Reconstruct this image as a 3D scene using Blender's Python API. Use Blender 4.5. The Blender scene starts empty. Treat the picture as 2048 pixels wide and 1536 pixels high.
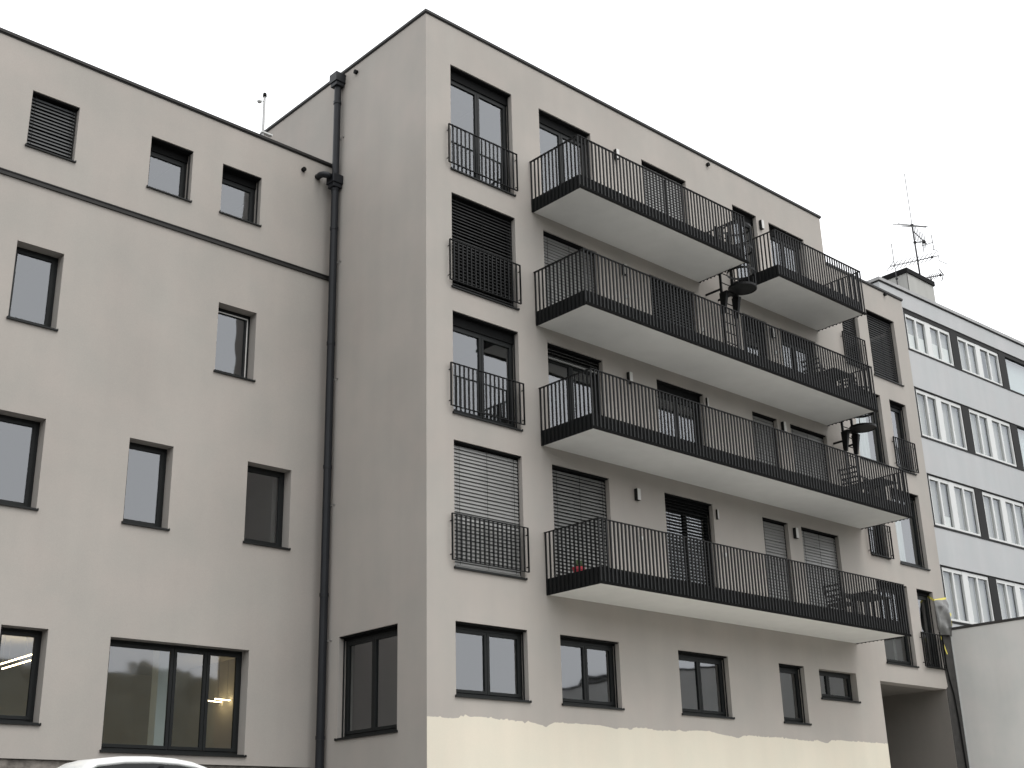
import bpy, bmesh, math, random
from mathutils import Matrix, Vector
random.seed(7)
SC = bpy.context.scene
C = SC.collection
R = math.radians

# ------------------------------------------------------------------ camera, sky, sun, exposure
cam_d = bpy.data.cameras.new('camera')
cam_d.sensor_width = 36.0
cam_d.lens = 44.521
cam_d.clip_start = 0.1
cam_d.clip_end = 2000
cam = bpy.data.objects.new('camera', cam_d)
C.objects.link(cam)
cr, cu, cb = (0.7359681, -0.67655535, -0.02497621), (-0.21981368, -0.27368448, 0.93636465), (-0.64033811, -0.6836444, -0.35013917)
cam.matrix_world = Matrix(((cr[0], cu[0], cb[0], -14.6866), (cr[1], cu[1], cb[1], -18.1380), (cr[2], cu[2], cb[2], 0.2618), (0, 0, 0, 1)))
SC.camera = cam

SUN_EL, SUN_AZ = R(60), R(164)          # azimuth measured from +y towards +x
W = bpy.data.worlds.new('World')
SC.world = W
W.use_nodes = True
nt = W.node_tree
bg = nt.nodes['Background']
sky = nt.nodes.new('ShaderNodeTexSky')
sky.sky_type = 'NISHITA'
sky.sun_disc = False
sky.sun_elevation = SUN_EL
sky.sun_rotation = SUN_AZ
sky.dust_density = 6.0
sky.air_density = 1.5
hs = nt.nodes.new('ShaderNodeHueSaturation')
hs.inputs['Saturation'].default_value = 0.12
mx = nt.nodes.new('ShaderNodeMix')
mx.data_type = 'RGBA'
mx.inputs[0].default_value = 0.80        # thick white cloud over the clear sky
mx.inputs[7].default_value = (16.6, 16.8, 17.1, 1)
nt.links.new(sky.outputs[0], hs.inputs['Color'])
nt.links.new(hs.outputs[0], mx.inputs[6])
nt.links.new(mx.outputs[2], bg.inputs[0])
bg.inputs[1].default_value = 0.12

sun_d = bpy.data.lights.new('sun', 'SUN')
sun_d.energy = 1.3
sun_d.angle = R(30)
sun_d.color = (1.0, 0.965, 0.91)
sun = bpy.data.objects.new('sun', sun_d)
C.objects.link(sun)
sdir = Vector((math.sin(SUN_AZ) * math.cos(SUN_EL), math.cos(SUN_AZ) * math.cos(SUN_EL), math.sin(SUN_EL)))
sun.rotation_euler = sdir.to_track_quat('Z', 'Y').to_euler()
sun.location = (0, -30, 60)

SC.view_settings.view_transform = 'Standard'
SC.view_settings.look = 'None'
SC.view_settings.exposure = 0.0
SC.view_settings.gamma = 1.0
SC.cycles.max_bounces = 8
SC.cycles.transparent_max_bounces = 12


# ------------------------------------------------------------------ materials
def new_mat(name):
    m = bpy.data.materials.new(name)
    m.use_nodes = True
    return m, m.node_tree.nodes, m.node_tree.links, m.node_tree.nodes['Principled BSDF']


def plain(name, col, rough=0.6, metal=0.0, spec=0.5, var=0.0, scale=8.0, bump=0.0, bscale=200.0, stretch=(1, 1, 1)):
    m, n, l, p = new_mat(name)
    p.inputs['Base Color'].default_value = (*col, 1)
    p.inputs['Roughness'].default_value = rough
    p.inputs['Metallic'].default_value = metal
    p.inputs['Specular IOR Level'].default_value = spec
    tc = n.new('ShaderNodeTexCoord')
    if var:
        mp = n.new('ShaderNodeMapping')
        mp.inputs['Scale'].default_value = stretch
        l.new(tc.outputs['Object'], mp.inputs[0])
        no = n.new('ShaderNodeTexNoise')
        no.inputs['Scale'].default_value = scale
        no.inputs['Detail'].default_value = 6
        l.new(mp.outputs[0], no.inputs['Vector'])
        rp = n.new('ShaderNodeValToRGB')
        rp.color_ramp.elements[0].position = 0.3
        rp.color_ramp.elements[1].position = 0.7
        rp.color_ramp.elements[0].color = (*[c * (1 - var) for c in col], 1)
        rp.color_ramp.elements[1].color = (*[min(1, c * (1 + var)) for c in col], 1)
        l.new(no.outputs[0], rp.inputs[0])
        l.new(rp.outputs[0], p.inputs['Base Color'])
    if bump:
        nb = n.new('ShaderNodeTexNoise')
        nb.inputs['Scale'].default_value = bscale
        nb.inputs['Detail'].default_value = 3
        l.new(tc.outputs['Object'], nb.inputs['Vector'])
        b = n.new('ShaderNodeBump')
        b.inputs['Strength'].default_value = bump
        b.inputs['Distance'].default_value = 0.01
        l.new(nb.outputs[0], b.inputs['Height'])
        l.new(b.outputs[0], p.inputs['Normal'])
    return m


def plaster(name, col, blotch=0.05, streak=0.04, grain=0.06, bump=0.35):
    """scraped render: cloudy patches, faint rain streaks and a fine grain"""
    m, n, l, p = new_mat(name)
    p.inputs['Roughness'].default_value = 0.92
    p.inputs['Specular IOR Level'].default_value = 0.25
    tc = n.new('ShaderNodeTexCoord')

    def noise(scale, detail, stretch=(1, 1, 1), rough=0.55):
        mp = n.new('ShaderNodeMapping')
        mp.inputs['Scale'].default_value = stretch
        l.new(tc.outputs['Object'], mp.inputs[0])
        no = n.new('ShaderNodeTexNoise')
        no.inputs['Scale'].default_value = scale
        no.inputs['Detail'].default_value = detail
        no.inputs['Roughness'].default_value = rough
        l.new(mp.outputs[0], no.inputs['Vector'])
        return no.outputs[0]

    def amp(sock, a):
        q = n.new('ShaderNodeMapRange')
        q.inputs[1].default_value = 0.25
        q.inputs[2].default_value = 0.75
        q.inputs[3].default_value = 1 - a
        q.inputs[4].default_value = 1 + a
        l.new(sock, q.inputs[0])
        return q.outputs[0]

    def mul(a, b):
        q = n.new('ShaderNodeMath')
        q.operation = 'MULTIPLY'
        l.new(a, q.inputs[0])
        l.new(b, q.inputs[1])
        return q.outputs[0]
    v = mul(amp(noise(0.55, 4), blotch), amp(noise(1.6, 5, (1, 1, 0.12)), streak))
    fine = noise(90, 2)
    v = mul(v, amp(fine, grain))
    hue = n.new('ShaderNodeValToRGB')
    hue.color_ramp.elements[0].position = 0.35
    hue.color_ramp.elements[1].position = 0.68
    hue.color_ramp.elements[0].color = (col[0] * 0.99, col[1] * 1.003, col[2] * 1.0, 1)
    hue.color_ramp.elements[1].color = (col[0] * 1.01, col[1] * 0.995, col[2] * 0.99, 1)
    l.new(noise(1.1, 3), hue.inputs[0])
    vm = n.new('ShaderNodeVectorMath')
    vm.operation = 'SCALE'
    l.new(hue.outputs[0], vm.inputs[0])
    l.new(v, vm.inputs['Scale'])
    l.new(vm.outputs[0], p.inputs['Base Color'])
    b = n.new('ShaderNodeBump')
    b.inputs['Strength'].default_value = bump
    b.inputs['Distance'].default_value = 0.006
    l.new(fine, b.inputs['Height'])
    l.new(b.outputs[0], p.inputs['Normal'])
    return m


def glass(name, tint=(0.62, 0.66, 0.66), refl=(0.92, 0.945, 0.98), r0=0.172, rough=0.03, wave=0.012):
    """insulating glass: dimmed view through, sky reflected with a slight waviness"""
    m = bpy.data.materials.new(name)
    m.use_nodes = True
    n, l = m.node_tree.nodes, m.node_tree.links
    n.clear()
    out = n.new('ShaderNodeOutputMaterial')
    tr = n.new('ShaderNodeBsdfTransparent')
    tr.inputs[0].default_value = (*tint, 1)
    gl = n.new('ShaderNodeBsdfGlossy')
    gl.inputs[0].default_value = (*refl, 1)
    gl.inputs['Roughness'].default_value = rough
    lw = n.new('ShaderNodeLayerWeight')
    lw.inputs[0].default_value = 0.5
    pw = n.new('ShaderNodeMath')
    pw.operation = 'POWER'
    pw.inputs[1].default_value = 4.0
    l.new(lw.outputs['Facing'], pw.inputs[0])
    fr = n.new('ShaderNodeMath')
    fr.operation = 'MULTIPLY_ADD'
    fr.inputs[1].default_value = 1 - r0
    fr.inputs[2].default_value = r0
    l.new(pw.outputs[0], fr.inputs[0])
    mix = n.new('ShaderNodeMixShader')
    tc = n.new('ShaderNodeTexCoord')
    no = n.new('ShaderNodeTexNoise')
    no.inputs['Scale'].default_value = 1.3
    no.inputs['Detail'].default_value = 1
    l.new(tc.outputs['Object'], no.inputs['Vector'])
    b = n.new('ShaderNodeBump')
    b.inputs['Strength'].default_value = 0.25
    b.inputs['Distance'].default_value = wave
    l.new(no.outputs[0], b.inputs['Height'])
    l.new(b.outputs[0], gl.inputs['Normal'])
    l.new(fr.outputs[0], mix.inputs[0])
    l.new(tr.outputs[0], mix.inputs[1])
    l.new(gl.outputs[0], mix.inputs[2])
    l.new(mix.outputs[0], out.inputs[0])
    return m


def lamp_mat(name, col, s):
    m, n, l, p = new_mat(name)
    p.inputs['Base Color'].default_value = (*col, 1)
    p.inputs['Emission Color'].default_value = (*col, 1)
    p.inputs['Emission Strength'].default_value = s
    return m


M = dict(
    wall=plaster('greige_render', (0.392, 0.365, 0.337), 0.065, 0.035),
    cream=plaster('cream_undercoat', (0.66, 0.615, 0.52), 0.025, 0.03, 0.03, 0.25),
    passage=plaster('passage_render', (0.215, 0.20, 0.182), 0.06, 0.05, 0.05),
    plinth=plain('rubble_plinth', (0.20, 0.18, 0.16), 0.95, var=0.45, scale=7, bump=1.0, bscale=16),
    soffit=plain('painted_concrete', (0.72, 0.72, 0.70), 0.85, var=0.03, scale=2.5, bump=0.1, bscale=60),
    dark=plain('anthracite_metal', (0.011, 0.012, 0.0122), 0.5, spec=0.22, var=0.15, scale=3),
    rail=plain('anthracite_steel', (0.0075, 0.008, 0.0083), 0.5, spec=0.2, var=0.15, scale=5),
    frame=plain('anthracite_frame', (0.011, 0.0125, 0.0127), 0.5, spec=0.22),
    coping=plain('coping_metal', (0.024, 0.023, 0.022), 0.5, spec=0.22, var=0.2, scale=2.0),
    gutter=plain('slate_grey_pipe', (0.014, 0.0155, 0.0185), 0.42, spec=0.25, var=0.12, scale=3),
    niche=plain('shaded_blind_box', (0.007, 0.0073, 0.0075), 0.8, spec=0.15),
    slat=plain('slat_grey', (0.24, 0.24, 0.233), 0.42, metal=0.2, var=0.05, scale=3),
    pale_metal=plain('galvanised_pole', (0.36, 0.36, 0.36), 0.5),
    edge_shade=plain('edge_shade_black', (0.006, 0.006, 0.006), 0.8, spec=0.05),
    slat_mid=plain('slat_slate', (0.052, 0.055, 0.057), 0.45, spec=0.3),
    slat_dark=plain('slat_anthracite', (0.022, 0.0225, 0.023), 0.5, spec=0.25),
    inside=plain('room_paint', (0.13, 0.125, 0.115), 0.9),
    office=plain('office_paint', (0.62, 0.58, 0.47), 0.9),
    column=plain('white_column', (0.75, 0.80, 0.77), 0.6),
    curtain=plain('white_curtain', (0.72, 0.735, 0.70), 0.9, var=0.06, scale=6, stretch=(6, 6, 0.4)),
    glass=glass('window_glass'),
    glass_n=glass('neighbour_glass', (0.85, 0.86, 0.85), (0.9, 0.95, 1.0), 0.10),
    white=plain('white_frame', (0.62, 0.63, 0.62), 0.4),
    pale=plain('pale_plastic', (0.58, 0.57, 0.55), 0.4),
    grey_wall=plaster('pale_blue_render', (0.47, 0.48, 0.488), 0.035, 0.05, 0.04),
    grey_cop=plain('weathered_zinc', (0.31, 0.31, 0.31), 0.5, metal=0.2, var=0.1, scale=4),
    grey_dark=plain('brown_black_panel', (0.016, 0.016, 0.016), 0.6, spec=0.15),
    hut=plain('lift_house_render', (0.40, 0.40, 0.38), 0.9, var=0.08, scale=3, stretch=(1, 1, 0.2)),
    concrete=plaster('smooth_concrete', (0.70, 0.695, 0.675), 0.085, 0.05, 0.04),
    bitumen=plain('bitumen_sheet', (0.042, 0.040, 0.038), 0.8, var=0.3, scale=6, bump=0.4, bscale=40),
    plastic=plain('grey_plastic_film', (0.115, 0.115, 0.11), 0.35, var=0.35, scale=5),
    tape=plain('yellow_tape', (0.78, 0.68, 0.12), 0.5),
    ant=plain('antenna_metal', (0.045, 0.045, 0.047), 0.6, spec=0.2),
    ant_pale=plain('antenna_aluminium', (0.16, 0.16, 0.16), 0.6, spec=0.2),
    bounce_paving=plain('pale_bounce_paving', (0.46, 0.45, 0.42), 0.95, var=0.12, scale=2.5, bump=0.4, bscale=60),
    asphalt=plain('asphalt', (0.07, 0.069, 0.066), 0.95, var=0.2, scale=1.5, bump=0.6, bscale=80),
    hill=plain('wooded_slope', (0.105, 0.108, 0.088), 1.0, var=0.3, scale=0.10),
    carpaint=plain('white_car_paint', (0.80, 0.81, 0.80), 0.22),
    carglass=plain('car_glass', (0.006, 0.007, 0.007), 0.06, spec=0.25),
    tyre=plain('tyre_rubber', (0.02, 0.02, 0.02), 0.85),
    rim=plain('rim_alloy', (0.45, 0.45, 0.46), 0.3, metal=0.8),
    lens=plain('lamp_lens', (0.75, 0.77, 0.78), 0.1),
    redlens=plain('red_lens', (0.45, 0.02, 0.02), 0.15),
    furn=plain('black_wicker', (0.018, 0.018, 0.018), 0.6),
    red=plain('red_glaze', (0.40, 0.03, 0.05), 0.35),
    leaf=plain('leaf_green', (0.05, 0.09, 0.03), 0.7),
    tube=lamp_mat('fluorescent_tube', (1.0, 0.76, 0.44), 22.0),
    opp=plain('opposite_render', (0.34, 0.34, 0.33), 0.9, var=0.05, scale=0.5),
    steel=plain('bright_steel', (0.5, 0.5, 0.5), 0.3, metal=0.8),
)


# ------------------------------------------------------------------ mesh helpers
class MB:
    """collects shapes, then links them as one mesh object"""

    def __init__(self):
        self.v, self.f = [], []

    def quad(self, *pts):
        i = len(self.v)
        self.v += [tuple(p) for p in pts]
        self.f.append(tuple(range(i, i + len(pts))))
        return self

    def box(self, a, b, T=None):
        x0, y0, z0 = a
        x1, y1, z1 = b
        p = [(x0, y0, z0), (x1, y0, z0), (x1, y1, z0), (x0, y1, z0), (x0, y0, z1), (x1, y0, z1), (x1, y1, z1), (x0, y1, z1)]
        if T:
            p = [T(*q) for q in p]
        i = len(self.v)
        self.v += p
        self.f += [tuple(i + k for k in q) for q in ((0, 3, 2, 1), (4, 5, 6, 7), (0, 1, 5, 4), (1, 2, 6, 5), (2, 3, 7, 6), (3, 0, 4, 7))]
        return self

    def bar(self, p, q, w, h, side=None):
        """rectangular bar from p to q; w across, h along 'side' direction"""
        p, q = Vector(p), Vector(q)
        d = (q - p).normalized()
        s = Vector(side) if side else (Vector((0, 0, 1)) if abs(d.z) < 0.9 else Vector((0, 1, 0)))
        a = d.cross(s).normalized()
        b = a.cross(d).normalized()
        i = len(self.v)
        for e in (p, q):
            for sx, sy in ((-1, -1), (1, -1), (1, 1), (-1, 1)):
                self.v.append(tuple(e + a * (sx * w / 2) + b * (sy * h / 2)))
        self.f += [tuple(i + k for k in t) for t in ((0, 1, 2, 3), (7, 6, 5, 4), (0, 4, 5, 1), (1, 5, 6, 2), (2, 6, 7, 3), (3, 7, 4, 0))]
        return self

    def tube(self, pts, r, n=10, cap=True):
        pts = [Vector(p) for p in pts]
        rs = r if isinstance(r, (list, tuple)) else [r] * len(pts)
        rings = []
        ref = None
        for k, p in enumerate(pts):
            d = (pts[min(k + 1, len(pts) - 1)] - pts[max(k - 1, 0)]).normalized()
            if ref is None:
                ref = Vector((0, 0, 1)) if abs(d.z) < 0.9 else Vector((1, 0, 0))
            a = d.cross(ref).normalized()
            b = a.cross(d).normalized()
            ref = b
            i = len(self.v)
            for t in range(n):
                g = 2 * math.pi * t / n
                self.v.append(tuple(p + (a * math.cos(g) + b * math.sin(g)) * rs[k]))
            rings.append(i)
        for i, j in zip(rings, rings[1:]):
            for t in range(n):
                u = (t + 1) % n
                self.f.append((i + t, i + u, j + u, j + t))
        if cap:
            self.f.append(tuple(rings[0] + t for t in reversed(range(n))))
            self.f.append(tuple(rings[-1] + t for t in range(n)))
        return self

    def ball(self, c, r, nu=12, nv=8, sc=(1, 1, 1)):
        i = len(self.v)
        for a in range(nv + 1):
            th = math.pi * a / nv
            for b in range(nu):
                ph = 2 * math.pi * b / nu
                self.v.append((c[0] + r * sc[0] * math.sin(th) * math.cos(ph), c[1] + r * sc[1] * math.sin(th) * math.sin(ph), c[2] + r * sc[2] * math.cos(th)))
        for a in range(nv):
            for b in range(nu):
                d = (b + 1) % nu
                self.f.append((i + a * nu + b, i + (a + 1) * nu + b, i + (a + 1) * nu + d, i + a * nu + d))
        return self

    def build(self, name, mat, parent=None, smooth=False, bevel=0.0, offset=None):
        me = bpy.data.meshes.new(name)
        me.from_pydata(self.v, [], self.f)
        bm = bmesh.new()
        bm.from_mesh(me)
        bmesh.ops.recalc_face_normals(bm, faces=bm.faces)
        bm.to_mesh(me)
        bm.free()
        if smooth:
            for p in me.polygons:
                p.use_smooth = True
        me.materials.append(mat)
        o = bpy.data.objects.new(name, me)
        C.objects.link(o)
        if parent:
            o.parent = parent
        if bevel:
            b = o.modifiers.new('bevel', 'BEVEL')
            b.width = bevel
            b.segments = 2
        return o


def thing(name, label, cat, group=None, loc=(0, 0, 0), rz=0.0):
    o = bpy.data.objects.new(name, None)
    o.empty_display_size = 0.2
    C.objects.link(o)
    o.location = loc
    o.rotation_euler = (0, 0, rz)
    o['label'] = label
    o['category'] = cat
    if group:
        o['group'] = group
    return o


def structure(o):
    o['kind'] = 'structure'
    return o


def copy_tree(src, parent=None):
    c = src.copy()
    C.objects.link(c)
    c.parent = parent
    for ch in list(src.children):
        copy_tree(ch, c)
    return c


def wall_grid(mb, T, u0, u1, w0, w1, t, holes, skip=None):
    """a wall sheet of thickness t with rectangular openings; T maps (u, depth, w) to the world"""
    us = sorted({u0, u1, *[h[0] for h in holes], *[h[1] for h in holes]} | ({skip[0]} if skip else set()))
    ws = sorted({w0, w1, *[h[2] for h in holes], *[h[3] for h in holes]} | ({skip[1]} if skip else set()))
    us = [u for u in us if u0 <= u <= u1]
    ws = [w for w in ws if w0 <= w <= w1]

    def solid(a, b, c, d):
        mu, mw = (a + b) / 2, (c + d) / 2
        if skip and mu > skip[0] and mw > skip[1]:
            return False
        return not any(h[0] < mu < h[1] and h[2] < mw < h[3] for h in holes)
    for a, b in zip(us, us[1:]):
        for c, d in zip(ws, ws[1:]):
            if solid(a, b, c, d):
                mb.quad(T(a, 0, c), T(b, 0, c), T(b, 0, d), T(a, 0, d))
                mb.quad(T(a, t, c), T(a, t, d), T(b, t, d), T(b, t, c))
    for h in holes:
        a, b, c, d = h
        mb.quad(T(a, 0, c), T(a, t, c), T(a, t, d), T(a, 0, d))
        mb.quad(T(b, 0, c), T(b, 0, d), T(b, t, d), T(b, t, c))
        mb.quad(T(a, 0, d), T(a, t, d), T(b, t, d), T(b, 0, d))
        mb.quad(T(a, 0, c), T(b, 0, c), T(b, t, c), T(a, t, c))


def merge(o, d=0.0005):
    bm = bmesh.new()
    bm.from_mesh(o.data)
    bmesh.ops.remove_doubles(bm, verts=bm.verts, dist=d)
    bmesh.ops.recalc_face_normals(bm, faces=bm.faces)
    bm.to_mesh(o.data)
    bm.free()


FRONT = lambda u, d, w: (u, d, w)                 # main facade, plane y = 0
WY = 3.441
WING = lambda u, d, w: (u, WY + d, w)             # set-back wing facade
SIDE = lambda u, d, w: (d, u, w)                  # return wall, plane x = 0


def window(parent, T, u0, u1, w0, w1, sashes=1, box=0.0, blind=None, sill=True, depth=0.175, name='window', rails=True,
           split=None, curtain=None, slat=None, pitch=0.0755, label=None, fw=0.055, sw=0.062, tape=False, gm='glass', silllip=0.04, drop=1.0):
    """anthracite window set back in its reveal; blind = slat tilt in degrees when it is let down"""
    f = MB()
    d0, d1 = depth, depth + 0.075
    B = lambda a0, a1, c0, c1, e0=d0, e1=d1: f.box((a0, e0, c0), (a1, e1, c1), T)
    top = w1 - box * 0.55
    B(u0, u0 + fw, w0, top)
    B(u1 - fw, u1, w0, top)
    B(u0 + fw, u1 - fw, top - fw, top)
    B(u0 + fw, u1 - fw, w0, w0 + fw + 0.02)
    cuts = [u0 + fw] + ([u0 + (u1 - u0) * s for s in split] if split else [u0 + fw + (u1 - u0 - 2 * fw) * k / sashes for k in range(1, sashes)]) + [u1 - fw]
    panes = []
    for a, b in zip(cuts, cuts[1:]):
        e0, e1 = d0 - 0.012, d0 + 0.05
        a2, b2 = a + 0.004, b - 0.004
        c0, c1 = w0 + fw + 0.024, top - fw - 0.004
        B(a2, a2 + sw, c0, c1, e0, e1)
        B(b2 - sw, b2, c0, c1, e0, e1)
        B(a2 + sw, b2 - sw, c1 - sw, c1, e0, e1)
        B(a2 + sw, b2 - sw, c0, c0 + sw, e0, e1)
        panes.append((a2 + sw, b2 - sw, c0 + sw, c1 - sw))
    fo = f.build(name, M['frame'], parent, bevel=0.004)
    if label:
        fo['label'] = label
    g = MB()
    for a, b, c, d in panes:
        e = d0 + 0.02
        g.quad(T(a, e, c), T(b, e, c), T(b, e, d), T(a, e, d))
    g.build('pane', M[gm], fo)
    if sill:
        s = MB()
        s.box((u0 - 0.024, -silllip, w0 - 0.030), (u1 + 0.024, -0.003, w0 - 0.002), T)
        s.box((u0 + 0.002, -0.003, w0 + 0.001), (u1 - 0.002, d0 - 0.002, w0 + 0.016), T)
        s.box((u0 - 0.027, -silllip - 0.003, w0 - 0.033), (u0 - 0.012, -0.002, w0 + 0.012), T)
        s.box((u1 + 0.012, -silllip - 0.003, w0 - 0.033), (u1 + 0.027, -0.002, w0 + 0.012), T)
        s.build('sill', M['dark'], fo)
    if box:
        n = MB()  # blind box; near-black colour stands in for the shade up in the niche
        n.box((u0 + 0.003, 0.03, w1 - 0.03), (u1 - 0.003, d0 + 0.06, w1 - 0.003), T)
        n.box((u0 + 0.003, d0 - 0.03, top - 0.01), (u1 - 0.003, d0 + 0.055, w1 - 0.031), T)
        n.build('shaded_blind_box', M['niche'], fo)
        if rails:
            for uu in (u0 + 0.012, u1 - 0.036):
                r = MB()
                r.box((uu, 0.105, w0 + 0.02), (uu + 0.024, 0.125, w1 - 0.035), T)
                r.build('guide_rail', M['dark'], fo)
    if blind is not None:
        b = MB()
        t = R(blind)
        a0, a1 = u0 + 0.04, u1 - 0.04
        w = 0.082
        zz = w1 - 0.10
        end = w1 - (w1 - w0) * drop + 0.075
        while zz > end:
            cy, cz = 0.112, zz
            hx, hz = w / 2 * math.cos(t), w / 2 * math.sin(t)
            nx, nz = 0.006 * math.sin(t), 0.006 * math.cos(t)
            jj = random.uniform(-0.004, 0.004)
            # outer edge low (towards -depth), inner edge high, slightly cambered
            pts = [(cy - hx, cz - hz + jj), (cy - nx, cz + nz + jj), (cy + hx, cz + hz + jj)]
            for (y0, z0), (y1, z1) in zip(pts, pts[1:]):
                b.quad(T(a0, y0, z0), T(a1, y0, z0), T(a1, y1, z1), T(a0, y1, z1))
                b.quad(T(a0, y0 + 0.001, z0 - 0.002), T(a0, y1 + 0.001, z1 - 0.002), T(a1, y1 + 0.001, z1 - 0.002), T(a1, y0 + 0.001, z0 - 0.002))
            b.quad(T(a0, pts[0][0], pts[0][1]), T(a1, pts[0][0], pts[0][1]), T(a1, pts[0][0] + 0.001, pts[0][1] - 0.002), T(a0, pts[0][0] + 0.001, pts[0][1] - 0.002))
            zz -= pitch
        b.box((a0, 0.085, end - 0.04), (a1, 0.125, end - 0.012), T)
        bo = b.build('blind', M[slat or 'slat'], fo)
        k = 3 if u1 - u0 > 1.3 else 2
        for q in range(k):
            c = MB()
            uc = u0 + (u1 - u0) * (0.10 + 0.80 * q / (k - 1))
            c.box((uc - 0.004, 0.056, end), (uc + 0.004, 0.060, w1 - 0.06), T)
            c.build('blind_cord', M['niche'], fo)
    if curtain:
        q = MB()
        ca, cb2 = curtain[0], curtain[1]
        N = max(8, int((cb2 - ca) * 24))
        zt = w0 + (w1 - w0) * (curtain[2] if len(curtain) > 2 else 1.0)
        for k in range(N):
            x0 = ca + (cb2 - ca) * k / N
            x1 = ca + (cb2 - ca) * (k + 1) / N
            y0 = depth + 0.16 + 0.025 * math.sin(k * 1.3)
            y1 = depth + 0.16 + 0.025 * math.sin((k + 1) * 1.3)
            q.quad(T(x0, y0, w0 + 0.05), T(x1, y1, w0 + 0.05), T(x1, y1, zt - 0.05), T(x0, y0, zt - 0.05))
            q.quad(T(x0, y0 + 0.006, w0 + 0.05), T(x0, y0 + 0.006, zt - 0.05), T(x1, y1 + 0.006, zt - 0.05), T(x1, y1 + 0.006, w0 + 0.05))
        q.build('curtain', M['curtain'], fo)
    if tape:
        s = MB()
        s.box((u1 - fw - 0.030, d0 - 0.019, w0 + 0.06), (u1 - fw - 0.006, d0 - 0.014, w1 - 0.09), T)
        s.box((u0 + fw, d0 - 0.019, w1 - 0.110), (u1 - fw - 0.031, d0 - 0.014, w1 - 0.086), T)
        s.build('protective_strip', M['pale'], fo)
    return fo


# ------------------------------------------------------------------ ground and surroundings (setting)
g = MB()
ys = [(-400, -1.5), (-60, -1.4), (-14, -1.35), (-9, -0.9), (-4, 0.30), (-3, 0.33), (400, 0.33)]
xs = [-400, -60, -20, 0, 20, 60, 400]
for (y0, z0), (y1, z1) in zip(ys, ys[1:]):
    for x0, x1 in zip(xs, xs[1:]):
        g.quad((x0, y0, z0), (x1, y0, z0), (x1, y1, z1), (x0, y1, z1))
go = structure(g.build('ground', M['asphalt']))
merge(go)

pv = MB()  # unseen pale apron, added and sized to bounce light up at walls and soffits
for (y0, z0), (y1, z1) in (((-8.5, -0.78), (-4, 0.30)), ((-4, 0.30), (-3, 0.33)), ((-3, 0.33), (14, 0.33))):
    for x0, x1 in ((0.6, 6), (6, 12), (12, 19.05)):
        pv.quad((x0, y0, z0 + .008), (x1, y0, z0 + .008), (x1, y1, z1 + .008), (x0, y1, z1 + .008))
pvo = structure(pv.build('bounce_pavement', M['bounce_paving']))
merge(pvo)

# wooded hillside across the valley, met only as a reflection in the panes
h = MB()
NA, NR = 420, 7
hv = {}
for a in range(NA + 1):
    az = R(-115 + 230 * a / NA)
    for k in range(NR + 1):
        rad = 130 + 22 * k
        ridge = 36.5 - 20.0 / (1 + math.exp(-(math.degrees(az) - 36) / 3)) + 1.3 * math.sin(a * 0.31) + 0.7 * math.sin(a * 0.83 + 1) + random.choice((-1, 1)) * random.random() ** 2 * 1.5
        zz = -1.6 + ridge * min(1, k / 3.0) ** 0.8 + (8 * (k - 3) / 4 if k > 3 else 0)
        hv[a, k] = (math.sin(az) * rad + 10, -math.cos(az) * rad - 10, zz if k else -1.6)
for a in range(NA):
    for k in range(NR):
        h.quad(hv[a, k], hv[a + 1, k], hv[a + 1, k + 1], hv[a, k + 1])
ho = structure(h.build('hills', M['hill']))
merge(ho)

# ------------------------------------------------------------------ main apartment building
A0, A1 = 0.691, 2.521
B0, B1 = 3.392, 5.135
C0, C1 = 6.985, 8.72
D0, D1 = 10.66, 11.72
E0, E1 = 12.29, 13.96
F4, F3, F2, F1 = 16.73, 13.53, 10.79, 8.01
RT = (15.135, 12.36, 9.60, 6.49)           # railing tops, top storey first
RB = (14.19, 11.43, 8.68, 5.575)           # railing bottoms
FL = (14.10, 11.33, 8.58, 5.46)            # door thresholds
LIN = (F4, F3, F2, F1)
N0, N1, G0, G1 = 15.47, 16.36, 16.88, 18.42        # right part, narrow left + large right
H0, H1, K0, K1 = 15.56, 17.03, 17.52, 18.42        # large left + narrow right
RX, LX = 14.95, 19.08                              # end of tall block, end of low block
ROOF, LROOF = 17.772, 16.268
BASE = 0.2

main = thing('apartment_building', 'tall greige block of flats with four rows of black railed balconies and a cream base', 'building')
holes = []
for k in range(4):
    for a, b in ((A0, A1), (B0, B1), (C0, C1), (D0, D1), (E0, E1)):
        holes.append((a, b, FL[k], LIN[k]))
GW = [(A0, 2.535, 2.545, 4.441), (3.441, 5.174, 2.545, 4.441), (7.077, 8.82, 2.545, 4.441), (10.753, 11.77, 2.545, 4.441), (12.39, 14.02, 3.72, 4.432)]
GW = [(a, b, 3.075 if c < 3 else c, d) for a, b, c, d in GW]
holes += GW
right = [(N0, N1, 13.30, 15.38), (G0, G1, 13.28, 15.38), (H0, H1, 10.48, 12.655), (K0, K1, 10.50, 12.655),
         (N0 + .03, N1, 7.72, 9.86), (G0 + .05, G1, 7.665, 9.86), (H0, H1 + .05, 4.83, 7.03), (K0 + .06, K1 + .03, 4.88, 7.03)]
holes += right
mb = MB()
wall_grid(mb, FRONT, 0.0, LX, BASE, ROOF, 0.36, holes + [(15.115, 18.45, BASE, 4.325)], skip=(RX, LROOF))
SW = (0.869, 2.764, 2.49, 4.45)
wall_grid(mb, SIDE, 0.0, 11.0, BASE, ROOF, 0.36, [SW])
mb.quad((RX, 0, LROOF), (RX, 11, LROOF), (RX, 11, ROOF), (RX, 0, ROOF))          # end of the taller block
mb.quad((LX, 0, BASE), (LX, 11, BASE), (LX, 11, LROOF), (LX, 0, LROOF))          # end of the lower block
mb.quad((0, 11, BASE), (15.115, 11, BASE), (15.115, 11, ROOF), (0, 11, ROOF))    # back
mb.quad((15.115, 11, 4.325), (LX, 11, 4.325), (LX, 11, LROOF), (15.115, 11, LROOF))
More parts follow.
